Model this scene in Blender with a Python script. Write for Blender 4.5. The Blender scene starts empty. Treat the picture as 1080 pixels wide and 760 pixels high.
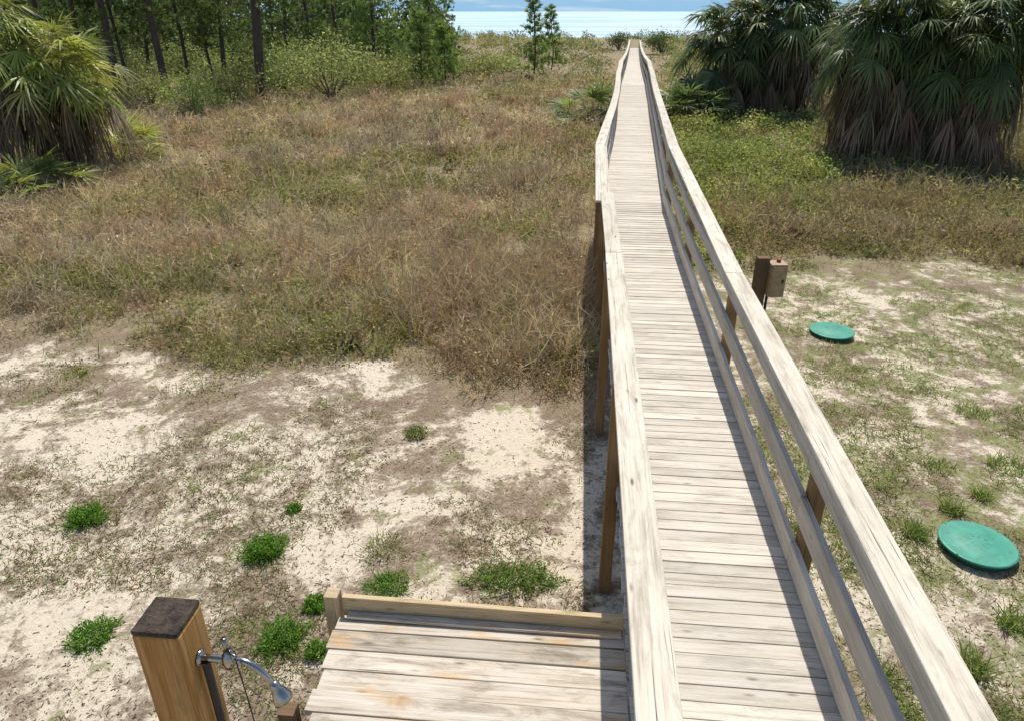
import bpy, bmesh, math, random
import numpy as np
from mathutils import Vector, Matrix
rng = np.random.default_rng(7); random.seed(7)
S = bpy.context.scene; C = S.collection
PI = math.pi
H = 4.75; TH = math.radians(26.14); F = 750.0
cT, sT = math.cos(TH), math.sin(TH)

# ---------------------------------------------------------------- helpers
def G(u, v, z=0.0):
    a = (u-540)/F; b = -(v-380)/F
    d = Vector((a, cT+b*sT, -sT+b*cT))
    k = (z-H)/d.z
    return Vector((d.x*k, d.y*k, z))
def vn(x, y, s, seed=0):
    x = np.asarray(x, float)/s; y = np.asarray(y, float)/s
    xi = np.floor(x); yi = np.floor(y); fx = x-xi; fy = y-yi
    fx = fx*fx*(3-2*fx); fy = fy*fy*(3-2*fy)
    def h(i, j):
        q = np.sin(i*127.1+j*311.7+seed*74.7)*43758.5453
        return q-np.floor(q)
    return (h(xi, yi)*(1-fx)+h(xi+1, yi)*fx)*(1-fy)+(h(xi, yi+1)*(1-fx)+h(xi+1, yi+1)*fx)*fy
def fbm(x, y, s, seed=0):
    return .55*vn(x, y, s, seed)+.3*vn(x, y, s*.45, seed+3)+.15*vn(x, y, s*.2, seed+5)
def sstep(a, b, x):
    t = np.clip((np.asarray(x, float)-a)/(b-a), 0, 1); return t*t*(3-2*t)
def gz(x, y):
    x = np.asarray(x, float); y = np.asarray(y, float)
    z = .03*(np.sin(.9*x+.4*y)+np.sin(.5*x-1.1*y)) + .05*np.sin(.21*x+.13*y)
    z = z + .35*sstep(60, 110, y) - 2.6*sstep(140, 175, y)
    return z
def gzf(x, y): return float(gz(x, y))

def tag(o, label, cat, group=None, kind=None):
    if label: o['label'] = label
    if cat: o['category'] = cat
    if group: o['group'] = group
    if kind: o['kind'] = kind
    return o
def thing(name, label, cat, loc, group=None):
    o = bpy.data.objects.new(name, None); C.objects.link(o); o.location = loc
    o.empty_display_size = .2
    return tag(o, label, cat, group)

class MB:
    def __init__(s): s.v = []; s.f = []; s.uv = []; s.t = []
    def board(s, p0, p1, w, t, tone=None, up=(0, 0, 1)):
        p0 = Vector(p0); p1 = Vector(p1); up = Vector(up)
        d = p1-p0; L = d.length; d.normalize()
        sd = d.cross(up).normalized(); n = sd.cross(d)
        if tone is None: tone = random.random()
        ou, ov = random.random()*60, random.random()*60
        b = len(s.v); loc = []
        for i in (0, 1):
            for j in (0, 1):
                for k in (0, 1):
                    s.v.append((p1 if i else p0)+sd*((j-.5)*w)+n*((k-.5)*t)); s.t.append(tone)
                    loc.append((i*L, j*w, k*t))
        for q, m in (((0, 2, 6, 4), 'k'), ((1, 5, 7, 3), 'k'), ((0, 4, 5, 1), 'j'), ((2, 3, 7, 6), 'j'), ((0, 1, 3, 2), 'e'), ((4, 6, 7, 5), 'e')):
            s.f.append([b+i for i in q])
            if m == 'k': s.uv.append([(ou+loc[i][0], ov+loc[i][1]) for i in q])
            elif m == 'j': s.uv.append([(ou+loc[i][0], ov+.5+loc[i][2]) for i in q])
            else: s.uv.append([(ou+loc[i][1]*.3, ov+.9+loc[i][2]) for i in q])
    def tube(s, pts, rad, n=8, tone=.5, caps=True):
        pts = [Vector(p) for p in pts]; rings = []
        if not hasattr(rad, '__len__'): rad = [rad]*len(pts)
        al = 0
        prev = None
        for i, p in enumerate(pts):
            d = (pts[min(i+1, len(pts)-1)]-pts[max(i-1, 0)]).normalized()
            if prev is None:
                a = d.orthogonal().normalized()
            else:
                a = (prev-d*prev.dot(d)).normalized()
            prev = a; bb = d.cross(a)
            if i: al += (p-pts[i-1]).length
            r = []
            for k in range(n):
                q = 2*PI*k/n
                s.v.append(p+(a*math.cos(q)+bb*math.sin(q))*rad[i]); s.t.append(tone); r.append(len(s.v)-1)
            rings.append((r, al))
        for (r0, l0), (r1, l1) in zip(rings, rings[1:]):
            for k in range(n):
                s.f.append([r0[k], r0[(k+1) % n], r1[(k+1) % n], r1[k]])
                s.uv.append([(l0, k/n), (l0, (k+1)/n), (l1, (k+1)/n), (l1, k/n)])
        if caps:
            for r in (rings[0][0][::-1], rings[-1][0]):
                s.f.append(r); s.uv.append([(0, 0)]*len(r))
    def lathe(s, prof, c=(0, 0, 0), n=32, tone=.5, axis=(0, 0, 1)):
        R = Vector((0, 0, 1)).rotation_difference(Vector(axis)).to_matrix(); c = Vector(c); rings = []
        for (r, z) in prof:
            ring = []
            for k in range(n):
                q = 2*PI*k/n
                s.v.append(c+R @ Vector((r*math.cos(q), r*math.sin(q), z))); s.t.append(tone); ring.append(len(s.v)-1)
            rings.append(ring)
        for r0, r1 in zip(rings, rings[1:]):
            for k in range(n):
                s.f.append([r0[k], r0[(k+1) % n], r1[(k+1) % n], r1[k]]); s.uv.append([(0, 0)]*4)
        for r in (rings[0][::-1], rings[-1]): s.f.append(r); s.uv.append([(0, 0)]*n)
    def build(s, name, mat, parent=None, bevel=0, smooth=False):
        org = parent.location if parent and parent.parent is None else (parent.parent.location if parent else Vector((0, 0, 0)))
        me = bpy.data.meshes.new(name)
        me.from_pydata([tuple(v-org) for v in s.v], [], s.f)
        ul = me.uv_layers.new(name='UVMap')
        flat = [c for f in s.uv for uv in f for c in uv]
        ul.data.foreach_set('uv', flat)
        at = me.attributes.new('tone', 'FLOAT', 'POINT'); at.data.foreach_set('value', s.t)
        bm = bmesh.new(); bm.from_mesh(me); bmesh.ops.recalc_face_normals(bm, faces=bm.faces); bm.to_mesh(me); bm.free()
        if smooth:
            me.polygons.foreach_set('use_smooth', [True]*len(me.polygons))
        o = bpy.data.objects.new(name, me); C.objects.link(o); me.materials.append(mat)
        if parent: o.parent = parent
        if bevel:
            m = o.modifiers.new('bevel', 'BEVEL'); m.width = bevel; m.segments = 2; m.limit_method = 'ANGLE'
        return o

def nrm(a): return a/np.maximum(np.linalg.norm(a, axis=1, keepdims=True), 1e-9)
def blades(b, d, L, W, droop, col, side=None, wb=1.0, wm=.75, mid=.55):
    L = np.asarray(L); W = np.asarray(W)
    m = b+d*(L*mid)[:, None]; m[:, 2] -= droop*L*.22
    t = b+d*L[:, None]; t[:, 2] -= droop*L
    if side is None: side = nrm(np.cross(d, rng.normal(size=d.shape)))
    s = side*(W/2)[:, None]
    V = np.concatenate([np.stack([b-s*wb, b+s*wb, m+s*wm], 1), np.stack([b-s*wb, m+s*wm, m-s*wm], 1), np.stack([m-s*wm, m+s*wm, t], 1)])
    return V, np.concatenate([col, col, col])
def leaves(c, size, aspect, col, up=0.0):
    n = len(c)
    a = rng.normal(size=(n, 3)); a[:, 2] = a[:, 2]*(1-.5*up)+up; a = nrm(a)
    b = nrm(np.cross(a, rng.normal(size=(n, 3))))
    a = a*(size/2)[:, None]; b = b*(size/2*aspect)[:, None]
    V = np.concatenate([np.stack([c-a, c+b, c+a], 1), np.stack([c-a, c+a, c-b], 1)])
    return V, np.concatenate([col, col])
def tri_obj(name, parts, mat, parent=None, gain=1.0):
    V = np.concatenate([p[0] for p in parts]); K = np.concatenate([p[1] for p in parts])*gain
    org = np.array(parent.location) if parent else np.zeros(3)
    n = len(V)
    me = bpy.data.meshes.new(name)
    me.vertices.add(n*3); me.loops.add(n*3); me.polygons.add(n)
    me.vertices.foreach_set('co', (V-org).astype(np.float32).ravel())
    me.loops.foreach_set('vertex_index', np.arange(n*3, dtype=np.int32))
    me.polygons.foreach_set('loop_start', np.arange(0, n*3, 3, dtype=np.int32))
    ca = me.color_attributes.new('Col', 'FLOAT_COLOR', 'POINT')
    k = np.ones((n*3, 4), np.float32); k[:, :3] = np.repeat(np.clip(K, 0, .85), 3, axis=0)
    ca.data.foreach_set('color', k.ravel())
    me.update(calc_edges=True)
    o = bpy.data.objects.new(name, me); C.objects.link(o); me.materials.append(mat)
    if parent: o.parent = parent
    return o
def pick(pal, n, var=.18):
    pal = np.array(pal); c = pal[rng.integers(0, len(pal), n)]
    return c*(1+var*rng.normal(size=(n, 1)))*(1+.05*rng.normal(size=(n, 3)))

# ---------------------------------------------------------------- materials
def newmat(name):
    m = bpy.data.materials.new(name); m.use_nodes = True
    nt = m.node_tree; nt.nodes.clear(); out = nt.nodes.new('ShaderNodeOutputMaterial')
    return m, nt, out
def N(nt, t, **kw):
    n = nt.nodes.new(t)
    for k, v in kw.items(): setattr(n, k, v)
    return n
def ramp(nt, fac, stops):
    r = N(nt, 'ShaderNodeValToRGB'); e = r.color_ramp.elements
    while len(e) < len(stops): e.new(.5)
    for i, (p, c) in enumerate(stops):
        e[i].position = p; e[i].color = (c, c, c, 1) if not hasattr(c, '__len__') else (*c, 1)
    nt.links.new(fac, r.inputs[0]); return r.outputs[0]
def noise(nt, vec, scale, detail=6, rough=.6, dist=0):
    n = N(nt, 'ShaderNodeTexNoise'); n.inputs['Scale'].default_value = scale; n.inputs['Detail'].default_value = detail
    n.inputs['Roughness'].default_value = rough; n.inputs['Distortion'].default_value = dist
    if vec is not None: nt.links.new(vec, n.inputs['Vector'])
    return n.outputs['Fac']
def mixc(nt, fac, a, b, mode='MIX'):
    m = N(nt, 'ShaderNodeMix', data_type='RGBA', blend_type=mode)
    for sock, v in ((0, fac), (6, a), (7, b)):
        if hasattr(v, 'is_linked') or hasattr(v, 'links'): nt.links.new(v, m.inputs[sock])
        elif sock == 0: m.inputs[0].default_value = v
        else: m.inputs[sock].default_value = (*v, 1)
    return m.outputs[2]
def math_(nt, op, a, b=0.0):
    m = N(nt, 'ShaderNodeMath', operation=op)
    for i, v in enumerate((a, b)):
        if hasattr(v, 'links'): nt.links.new(v, m.inputs[i])
        else: m.inputs[i].default_value = v
    return m.outputs[0]

def foliage(name, trans=.3, rough=.6, spec=.25, tint=(1.25, 1.2, .75)):
    m, nt, out = newmat(name)
    a = N(nt, 'ShaderNodeAttribute', attribute_name='Col')
    p = N(nt, 'ShaderNodeBsdfPrincipled'); p.inputs['Roughness'].default_value = rough
    p.inputs['Specular IOR Level'].default_value = spec
    nt.links.new(a.outputs['Color'], p.inputs['Base Color'])
    t = N(nt, 'ShaderNodeBsdfTranslucent'); nt.links.new(mixc(nt, 1.0, a.outputs['Color'], tint, 'MULTIPLY'), t.inputs[0])
    mx = N(nt, 'ShaderNodeMixShader'); mx.inputs[0].default_value = trans
    nt.links.new(p.outputs[0], mx.inputs[1]); nt.links.new(t.outputs[0], mx.inputs[2]); nt.links.new(mx.outputs[0], out.inputs[0])
    return m
M_leaf = foliage('leaf', .45, tint=(1.18, 1.2, .78)); M_dry = foliage('dry_stem', .40, .8, .1, (1.08, 1.02, .84)); M_palm = foliage('palm_leaf', .36, .45, .4); M_dead = foliage('dead_frond', .25, .85, .05, (1.1, 1, .85))

def wood(name, dark, mid, light, knot=.5, grain=1.0, tonev=.35, blot=None, crack=.5, stain=0):
    m, nt, out = newmat(name)
    uv = N(nt, 'ShaderNodeUVMap', uv_map='UVMap')
    def mp(sx, sy):
        q = N(nt, 'ShaderNodeMapping'); q.inputs['Scale'].default_value = (sx, sy, 1); nt.links.new(uv.outputs[0], q.inputs[0]); return q.outputs[0]
    g1 = noise(nt, mp(1.2, 38), 1.0, 6, .65, .6); g2 = noise(nt, mp(4, 150), 1.0, 4, .7, .3)
    patch = noise(nt, mp(1.6, 4), 1.0, 5, .6)
    f = math_(nt, 'ADD', math_(nt, 'MULTIPLY', g1, .50), math_(nt, 'ADD', math_(nt, 'MULTIPLY', g2, .25), math_(nt, 'MULTIPLY', patch, .25)))
    col = ramp(nt, f, [(.35, dark), (.48, mid), (.62, light)])
    if stain:
        sf = ramp(nt, noise(nt, mp(2.2, 9), 1.0, 8, .7, .5), [(.50, 0.0), (.66, 1.0)])
        col = mixc(nt, math_(nt, 'MULTIPLY', sf, stain), col, tuple(x*.75 for x in dark))
    ck = ramp(nt, noise(nt, mp(.7, 55), 1.3, 3, .55, .4), [(.28, 1.0), (.34, 0.0)])
    col = mixc(nt, math_(nt, 'MULTIPLY', ck, crack), col, tuple(x*.25 for x in dark))
    tn = N(nt, 'ShaderNodeAttribute', attribute_name='tone')
    tm = N(nt, 'ShaderNodeMapRange'); nt.links.new(tn.outputs['Fac'], tm.inputs[0]); tm.inputs[3].default_value = 1-tonev; tm.inputs[4].default_value = 1+tonev*.35
    cc = N(nt, 'ShaderNodeCombineColor')
    for i in range(3): nt.links.new(tm.outputs[0], cc.inputs[i])
    col = mixc(nt, 1.0, col, cc.outputs[0], 'MULTIPLY')
    if knot:
        vo = N(nt, 'ShaderNodeTexVoronoi'); vo.inputs['Scale'].default_value = 1.0; nt.links.new(mp(2.6, 9), vo.inputs['Vector'])
        kf = ramp(nt, vo.outputs['Distance'], [(.04, 1.0), (.13, 0.0)])
        col = mixc(nt, math_(nt, 'MULTIPLY', kf, knot), col, (.13, .08, .04))
    if blot:
        b = ramp(nt, noise(nt, mp(.9, 2.5), 1.3, 4, .6), [(.54, 0.0), (.66, 1.0)])
        col = mixc(nt, math_(nt, 'MULTIPLY', b, .65), col, blot)
    p = N(nt, 'ShaderNodeBsdfPrincipled'); p.inputs['Roughness'].default_value = .8; p.inputs['Specular IOR Level'].default_value = .15
    nt.links.new(col, p.inputs['Base Color'])
    bp = N(nt, 'ShaderNodeBump'); bp.inputs['Strength'].default_value = .5; bp.inputs['Distance'].default_value = .008
    nt.links.new(math_(nt, 'SUBTRACT', f, math_(nt, 'MULTIPLY', ck, .4)), bp.inputs['Height']); nt.links.new(bp.outputs[0], p.inputs['Normal'])
    nt.links.new(p.outputs[0], out.inputs[0]); return m
W_deck = wood('weathered_deck', (.33, .295, .24), (.60, .55, .465), (.70, .655, .58), .6, tonev=.18, crack=.55, stain=.42)
W_cap = wood('weathered_cap', (.33, .28, .21), (.61, .55, .445), (.70, .65, .545), .9, tonev=.14, crack=.9, stain=.5)
W_grey = wood('grey_rail', (.29, .25, .20), (.52, .465, .385), (.65, .60, .52), .5, tonev=.2, stain=.35)
W_brown = wood('brown_post', (.17, .095, .04), (.30, .18, .08), (.40, .26, .13), .5, tonev=.25, stain=.3)
W_red = wood('red_brown_post', (.15, .065, .018), (.40, .20, .06), (.56, .34, .14), .8, tonev=.1, crack=.95, stain=.55)
W_dpost = wood('dark_brown_post', (.08, .05, .03), (.16, .10, .055), (.24, .155, .09), .5, tonev=.1)
W_land = wood('platform_wood', (.25, .185, .12), (.57, .50, .40), (.70, .65, .56), .7, tonev=.27, blot=(.57, .31, .08), crack=1.0, stain=.65)
W_curb = wood('platform_curb', (.28, .19, .095), (.52, .40, .235), (.64, .52, .34), .5, tonev=.15, crack=.8, stain=.5)

def plain(name, col, rough=.5, metal=0, bump=0, bscale=40, var=.15):
    m, nt, out = newmat(name)
    tc = N(nt, 'ShaderNodeTexCoord'); p = N(nt, 'ShaderNodeBsdfPrincipled')
    f = noise(nt, tc.outputs['Object'], bscale*.3, 6, .65)
    c = ramp(nt, f, [(.3, tuple(x*(1-var) for x in col)), (.7, tuple(min(1, x*(1+var)) for x in col))])
    nt.links.new(c, p.inputs['Base Color']); p.inputs['Roughness'].default_value = rough; p.inputs['Metallic'].default_value = metal
    if bump:
        bp = N(nt, 'ShaderNodeBump'); bp.inputs['Strength'].default_value = bump; bp.inputs['Distance'].default_value = .02
        nt.links.new(noise(nt, tc.outputs['Object'], bscale, 6, .7), bp.inputs['Height']); nt.links.new(bp.outputs[0], p.inputs['Normal'])
    nt.links.new(p.outputs[0], out.inputs[0]); return m
M_bark = plain('pine_bark', (.08, .062, .047), .9, 0, .8, 12, .4)
M_palmtrunk = plain('palm_trunk', (.12, .095, .07), .9, 0, .8, 14, .4)
M_twig = plain('twig', (.17, .125, .085), .9)
M_lid = plain('green_plastic', (.04, .26, .175), .45, 0, .05, 30, .2)
M_lidd = plain('dark_green_plastic', (.015, .09, .065), .6)
M_chrome = plain('dull_chrome', (.36, .34, .31), .2, 1.0, 0, 60, .4)
M_pipe = plain('dark_pipe', (.03, .024, .02), .6)
M_box = plain('tan_box', (.33, .235, .135), .6, 0, .1, 40, .3)
M_red = plain('red_plastic', (.42, .03, .015), .4)
M_end = plain('dark_end_grain', (.095, .066, .045), .95, 0, 1.0, 120, .8)

def ground_mat():
    m, nt, out = newmat('sandy_ground')
    tc = N(nt, 'ShaderNodeTexCoord'); v = tc.outputs['Object']
    fl = N(nt, 'ShaderNodeAttribute', attribute_name='field').outputs['Fac']
    gr = N(nt, 'ShaderNodeAttribute', attribute_name='greenish').outputs['Fac']
    fine = noise(nt, v, 28, 8, .74)
    sand = ramp(nt, fine, [(.28, (.49, .41, .305)), (.5, (.64, .555, .43)), (.74, (.70, .625, .505))])
    lit = ramp(nt, noise(nt, v, 34, 10, .8), [(.34, (.085, .06, .04)), (.5, (.21, .156, .106)), (.66, (.37, .295, .212))])
    big = noise(nt, v, .75, 15, .72, .6); med = noise(nt, v, 4.5, 12, .78, .4); sp = noise(nt, v, 20, 8, .8)
    mk = math_(nt, 'ADD', math_(nt, 'MULTIPLY', big, .52), math_(nt, 'ADD', math_(nt, 'MULTIPLY', med, .34), math_(nt, 'MULTIPLY', sp, .14)))
    mk = math_(nt, 'ADD', mk, math_(nt, 'MULTIPLY', fl, .22))
    mask = ramp(nt, mk, [(.476, 0.0), (.498, .6), (.54, .97)])
    col = mixc(nt, mask, sand, lit)
    gm = ramp(nt, math_(nt, 'ADD', noise(nt, v, 1.9, 15, .78, .4), math_(nt, 'MULTIPLY', gr, .07)), [(.56, 0.0), (.61, .75)])
    gcol = ramp(nt, noise(nt, v, 34, 6, .8), [(.34, (.08, .10, .03)), (.66, (.29, .30, .11))])
    col = mixc(nt, gm, col, gcol)
    fc = ramp(nt, noise(nt, v, 5, 10, .75), [(.32, (.15, .115, .068)), (.52, (.28, .225, .14)), (.7, (.39, .33, .225))])
    col = mixc(nt, fl, col, fc)
    p = N(nt, 'ShaderNodeBsdfPrincipled'); p.inputs['Roughness'].default_value = .95; p.inputs['Specular IOR Level'].default_value = .1
    nt.links.new(col, p.inputs['Base Color'])
    bp = N(nt, 'ShaderNodeBump'); bp.inputs['Strength'].default_value = .8; bp.inputs['Distance'].default_value = .05
    nt.links.new(math_(nt, 'ADD', math_(nt, 'MULTIPLY', med, .7), math_(nt, 'MULTIPLY', fine, .38)), bp.inputs['Height']); nt.links.new(bp.outputs[0], p.inputs['Normal'])
    nt.links.new(p.outputs[0], out.inputs[0]); return m

# ---------------------------------------------------------------- path of the boardwalk
PY = [-2, 10.4, 13.4, 35.1, 97, 110]
PX = [.83, 2.01, 2.29, 5.61, 15.3, 17.35]
CY = [-2, 2, 10.4, 13.4, 35.1, 97, 110]
CD = [2.54, 2.54, 2.38, 2.22, 2.03, 3.15, 3.5]
DX = .62
def pathx(y): return np.interp(y, PY, PX)
def capz2(y):
    y = np.asarray(y, float)
    base = np.interp(y, CY, CD)
    return H-(base+np.where((y > 35.1) & (y < 97), .38*np.sin(np.clip((y-35.1)/61.9, 0, 1)*PI), 0))
def P(y, off, dz=0.0):
    e = .05; dx = float(pathx(y+e)-pathx(y-e))/(2*e); l = math.hypot(1, dx)
    return Vector((float(pathx(y))+off/l, y-off*dx/l, float(capz2(y))-1.02+dz))

# ---------------------------------------------------------------- ground + sea
xs = np.unique(np.concatenate([np.arange(-18, 18.1, .3), np.arange(-80, 80.1, 4), [-4000, -1500, -500, -200, 200, 500, 1500, 4000]]))
ys = np.unique(np.concatenate([np.arange(-2, 20.1, .3), np.arange(20, 180.1, 2.5), [-300, -60, -20, -8, 400, 1000, 3000, 9000]]))
X, Y = np.meshgrid(xs, ys)
Z = gz(X, Y)
def boundary(x, y):
    lb = np.interp(x, [-14, -8, -3, -1, .5], [10.4, 10.7, 10.0, 9.4, 9.1])
    left = x < pathx(y)
    b = np.where(left, lb, 14.7)
    return y-b+2.4*(fbm(x, y, 2.2, 2)-.5)+2.2*(vn(x, y, .7, 9)-.5)
FI = sstep(-1.5, .8, boundary(X, Y)); GR = np.where(X > pathx(Y), 1.0, 0.0)
me = bpy.data.meshes.new('ground')
nx, ny = len(xs), len(ys)
ii = np.arange(nx*ny).reshape(ny, nx)
faces = np.stack([ii[:-1, :-1], ii[:-1, 1:], ii[1:, 1:], ii[1:, :-1]], -1).reshape(-1, 4)
me.from_pydata(np.stack([X, Y, Z], -1).reshape(-1, 3).tolist(), [], faces.tolist())
for nm, arr in (('field', FI), ('greenish', GR)):
    a = me.attributes.new(nm, 'FLOAT', 'POINT'); a.data.foreach_set('value', arr.ravel().astype(np.float32))
me.polygons.foreach_set('use_smooth', [True]*len(me.polygons))
ground = bpy.data.objects.new('ground', me); C.objects.link(ground); me.materials.append(ground_mat())
tag(ground, 'sandy ground with brown leaf litter turning into dry field', 'ground', kind='structure')

m, nt, out = newmat('sea_water')
tc = N(nt, 'ShaderNodeTexCoord'); mp = N(nt, 'ShaderNodeMapping'); mp.inputs['Scale'].default_value = (.006, .035, 1); nt.links.new(tc.outputs['Object'], mp.inputs[0])
f = ramp(nt, noise(nt, mp.outputs[0], 1.0, 8, .65, .4), [(.48, 0.0), (.66, 1.0)])
c = mixc(nt, f, (.26, .43, .52), (.70, .76, .78))
p = N(nt, 'ShaderNodeBsdfPrincipled'); p.inputs['Roughness'].default_value = .5; nt.links.new(c, p.inputs['Base Color'])
nt.links.new(p.outputs[0], out.inputs[0])
me = bpy.data.meshes.new('sea'); me.from_pydata([(-9000, 168, -1.2), (9000, 168, -1.2), (9000, 9500, -1.2), (-9000, 9500, -1.2)], [], [(0, 1, 2, 3)])
sea = bpy.data.objects.new('sea', me); C.objects.link(sea); me.materials.append(m)
tag(sea, 'pale turquoise sea with white surf beyond the dunes', 'sea', kind='structure')

# ---------------------------------------------------------------- boardwalk
bw = thing('boardwalk', 'long weathered wooden boardwalk with side rails leading to the sea', 'boardwalk', (1.0, 0, 0))
deck = MB(); y = -.8
while y < 99:
    j = random.uniform(-.003, .003)
    deck.board(P(y+j, -.605+random.uniform(-.014, .008), -.019+random.uniform(-.003, .003)), P(y-j, .605+random.uniform(-.008, .014), -.019+random.uniform(-.003, .003)), .1100+random.uniform(-.002, .001), .038)
    y += .1135
deck.build('deck', W_deck, bw, bevel=.0025)
nodesL = [-.8, 1.3, 4.8, 7.6, 10.4, 13.4, 16.4, 19.5, 22.6, 25.7, 28.8, 31.9, 35.1]
nodesR = [-.8, .9, 3.95, 7.1, 10.4, 13.4, 16.4, 19.5, 22.6, 25.7, 28.8, 31.9, 35.1]
far = list(np.arange(38.2, 98, 3.2))
nodesL += far; nodesR += far
WOB = {(-1, 7.6): (.012, .016), (-1, 13.4): (-.05, .03), (1, 13.4): (.03, .03), (-1, 22.6): (.05, -.07), (1, 22.6): (.01, -.05), (-1, 19.5): (.03, -.05), (1, 19.5): (.017, -.025), (-1, 16.4): (-.02, -.02), (1, 16.4): (.023, .006), (-1, 25.7): (.035, -.05), (1, 25.7): (.008, -.04), (-1, 28.8): (-.01, -.02), (1, 28.8): (.02, -.02), (-1, 31.9): (.01, -.012), (1, 31.9): (.003, -.01)}
for side, nodes in ((-1, nodesL), (1, nodesR)):
    cap = MB(); up = MB(); md = MB(); lo = MB(); st = MB()
    brk = [-.8, 7.6, 10.4] if side < 0 else [-.8, 7.1, 13.4]
    brk += [n for n in nodes if n > brk[-1]+.1]
    def wob(n): return WOB.get((side, n), (0, 0))
    for a, b in zip(brk, brk[1:]):
        w = random.uniform(.178, .19)
        (ax, az), (bx_, bz) = wob(a), wob(b)
        p0, p1 = P(a+.003, side*DX+ax, 1.001+az), P(b-.003, side*DX+bx_, 1.001+bz)
        if a == 10.4 and side < 0: p0.z -= .13; p0.x -= .07
        cap.board(p0, p1, w, .038)
    for a, b in zip(nodes, nodes[1:]):
        o = side*(DX-.05)
        ua = wob(a)[1] if a > 11 else 0; ub = wob(b)[1] if b > 11 else 0
        if a == 10.4: ua -= .13 if side < 0 else .06
        if b == 10.4 and side > 0: ub -= .06
        up.board(P(a+.002, o, .908+ua), P(b-.002, o, .908+ub), .038, .138)
        md.board(P(a+.002, o, .50+random.uniform(-.015, .015)), P(b-.002, o, .50+random.uniform(-.015, .015)), .042, .185)
        lo.board(P(a+.002, o, .115), P(b-.002, o, .115), .042, .185)
        st.board(P(a+.002, side*.555, -.145), P(b-.002, side*.555, -.145), .038, .19)
    cap.build('rail_cap', W_cap, bw, .006); up.build('upper_rail', W_grey, bw, .004)
    md.build('middle_rail', W_grey, bw, .004); lo.build('lower_rail', W_grey, bw, .004); st.build('stringer', W_brown, bw)
    pw = .105
    for n in nodes[1:]:
        q = MB(); b = P(n, side*(DX+.028), 0); t = b.copy(); t.z += .83 if n == 10.4 else .90; b.z = gzf(b.x, b.y)-.3
        dx = float(pathx(n+.1)-pathx(n-.1))/.2
        q.board(b, t, pw, pw, up=(dx, 1, 0)); q.build('post', W_brown, bw, .004)

# ---------------------------------------------------------------- shower platform
A = math.atan(.0952); ex = Vector((math.cos(A), -math.sin(A), 0)); fy = Vector((math.sin(A), math.cos(A), 0))
def Lp(o, s, z): return ex*o+fy*s+Vector((0, 0, z))
pf = thing('shower_platform', 'low bleached plank platform joined to the left side of boardwalk', 'platform', Lp(-.5, 2.4, 0))
dk = MB(); s = 1.50; k = 0
ends = [-1.45, -1.47, -1.38, -1.45, -1.33, -1.44, -1.46, -1.40, -1.45, -1.43, -1.46, -1.45, -1.44, -1.45]
while s < 3.38:
    j = random.uniform(-.008, .008)
    dk.board(Lp(ends[k % 14]+random.uniform(-.02, .02), s+j, 1.170+random.uniform(-.010, .010)), Lp(.398, s-j, 1.170+random.uniform(-.010, .010)), (.1465 if s < 3.2 else .10)-random.uniform(0, .004), .038); s += .150 if s < 3.05 else .137; k += 1
dk.build('deck', W_land, pf, .005)
q = MB(); q.board(Lp(-1.44, 3.385, 1.24), Lp(.39, 3.385, 1.225), .04, .16, .7); q.build('back_board', W_curb, pf, .006)
q = MB(); q.board(Lp(-1.40, 3.335, 1.203), Lp(.38, 3.335, 1.199), .055, .022, .9); q.build('back_strip', W_land, pf, .004)
for (o, s, zt, mt) in ((-1.50, 3.37, 1.35, W_curb), (-1.515, 2.60, 1.23, W_dpost)):
    q = MB(); q.board(Lp(o, s, -.2), Lp(o, s, zt), .09, .09, up=fy); q.build('post', mt, pf, .004)
for o in (-1.34, .33):
    q = MB(); q.board(Lp(o, 1.46, 1.05), Lp(o, 3.33, 1.05), .038, .18); q.build('joist', W_brown, pf)
for o in (-1.26, .27):
    q = MB(); q.board(Lp(o, 1.6, -.2), Lp(o, 1.6, 1.14), .09, .09, up=fy); q.build('support_post', W_brown, pf)

# ---------------------------------------------------------------- outdoor shower
sc = Vector((-.826, 1.255, 0)); PW = .114
sh = thing('outdoor_shower', 'square brown timber post carrying a chrome shower head and valve', 'outdoor shower', sc)
q = MB(); q.board(sc+Vector((0, 0, -.2)), sc+Vector((0, 0, 3.446)), PW, PW, .8, up=fy); po = q.build('post', W_red, sh, .006)
q = MB(); q.board(sc+Vector((0, 0, 3.4465)), sc+Vector((0, 0, 3.4605)), PW-.0015, PW-.0015, .5, up=fy); q.build('end_grain', M_end, po, .004)
rf = sc+ex*(PW/2)
q = MB(); q.tube([rf+ex*.018+fy*-.005+Vector((0, 0, z)) for z in (3.318, 2.3, 1.2, -.1)], .0105, 12); q.build('supply_pipe', M_pipe, sh)
zz = 3.325
q = MB()
q.tube([rf+ex*x+Vector((0, 0, zz)) for x in (-.005, .03, .07, .085)], [.0095]*4, 12)
q.lathe([(.001, 0), (.021, .0), (.021, .006), (.012, .012)], rf+Vector((0, 0, zz)), 20, axis=ex)
pts = []
for i in range(9):
    t = i/8; pts.append(rf+ex*(.085+.10*t)+fy*(-.01*t)+Vector((0, 0, zz+.008*math.sin(t*PI)-.065*t**2.2)))
q.tube(pts, .0088, 12); arm = q.build('shower_arm', M_chrome, sh, smooth=True)
q = MB(); hd = (pts[-1]-pts[-2]).normalized(); hd = (hd+Vector((0, 0, -.5))).normalized()
q.lathe([(r*.85, z*.85) for r, z in [(.009, -.012), (.015, 0), (.015, .012), (.018, .018), (.026, .04), (.029, .05), (.029, .058), (.024, .060), (.002, .058)]], pts[-1], 24, axis=hd); q.build('shower_head', M_chrome, sh, smooth=True)
q = MB(); vp = rf+ex*.078+Vector((0, 0, zz))
q.lathe([(.002, -.02), (.016, -.018), (.0185, -.006), (.0185, .006), (.016, .018), (.011, .022), (.011, .03), (.002, .032)], vp, 20); q.build('valve', M_chrome, sh, smooth=True)
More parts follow.
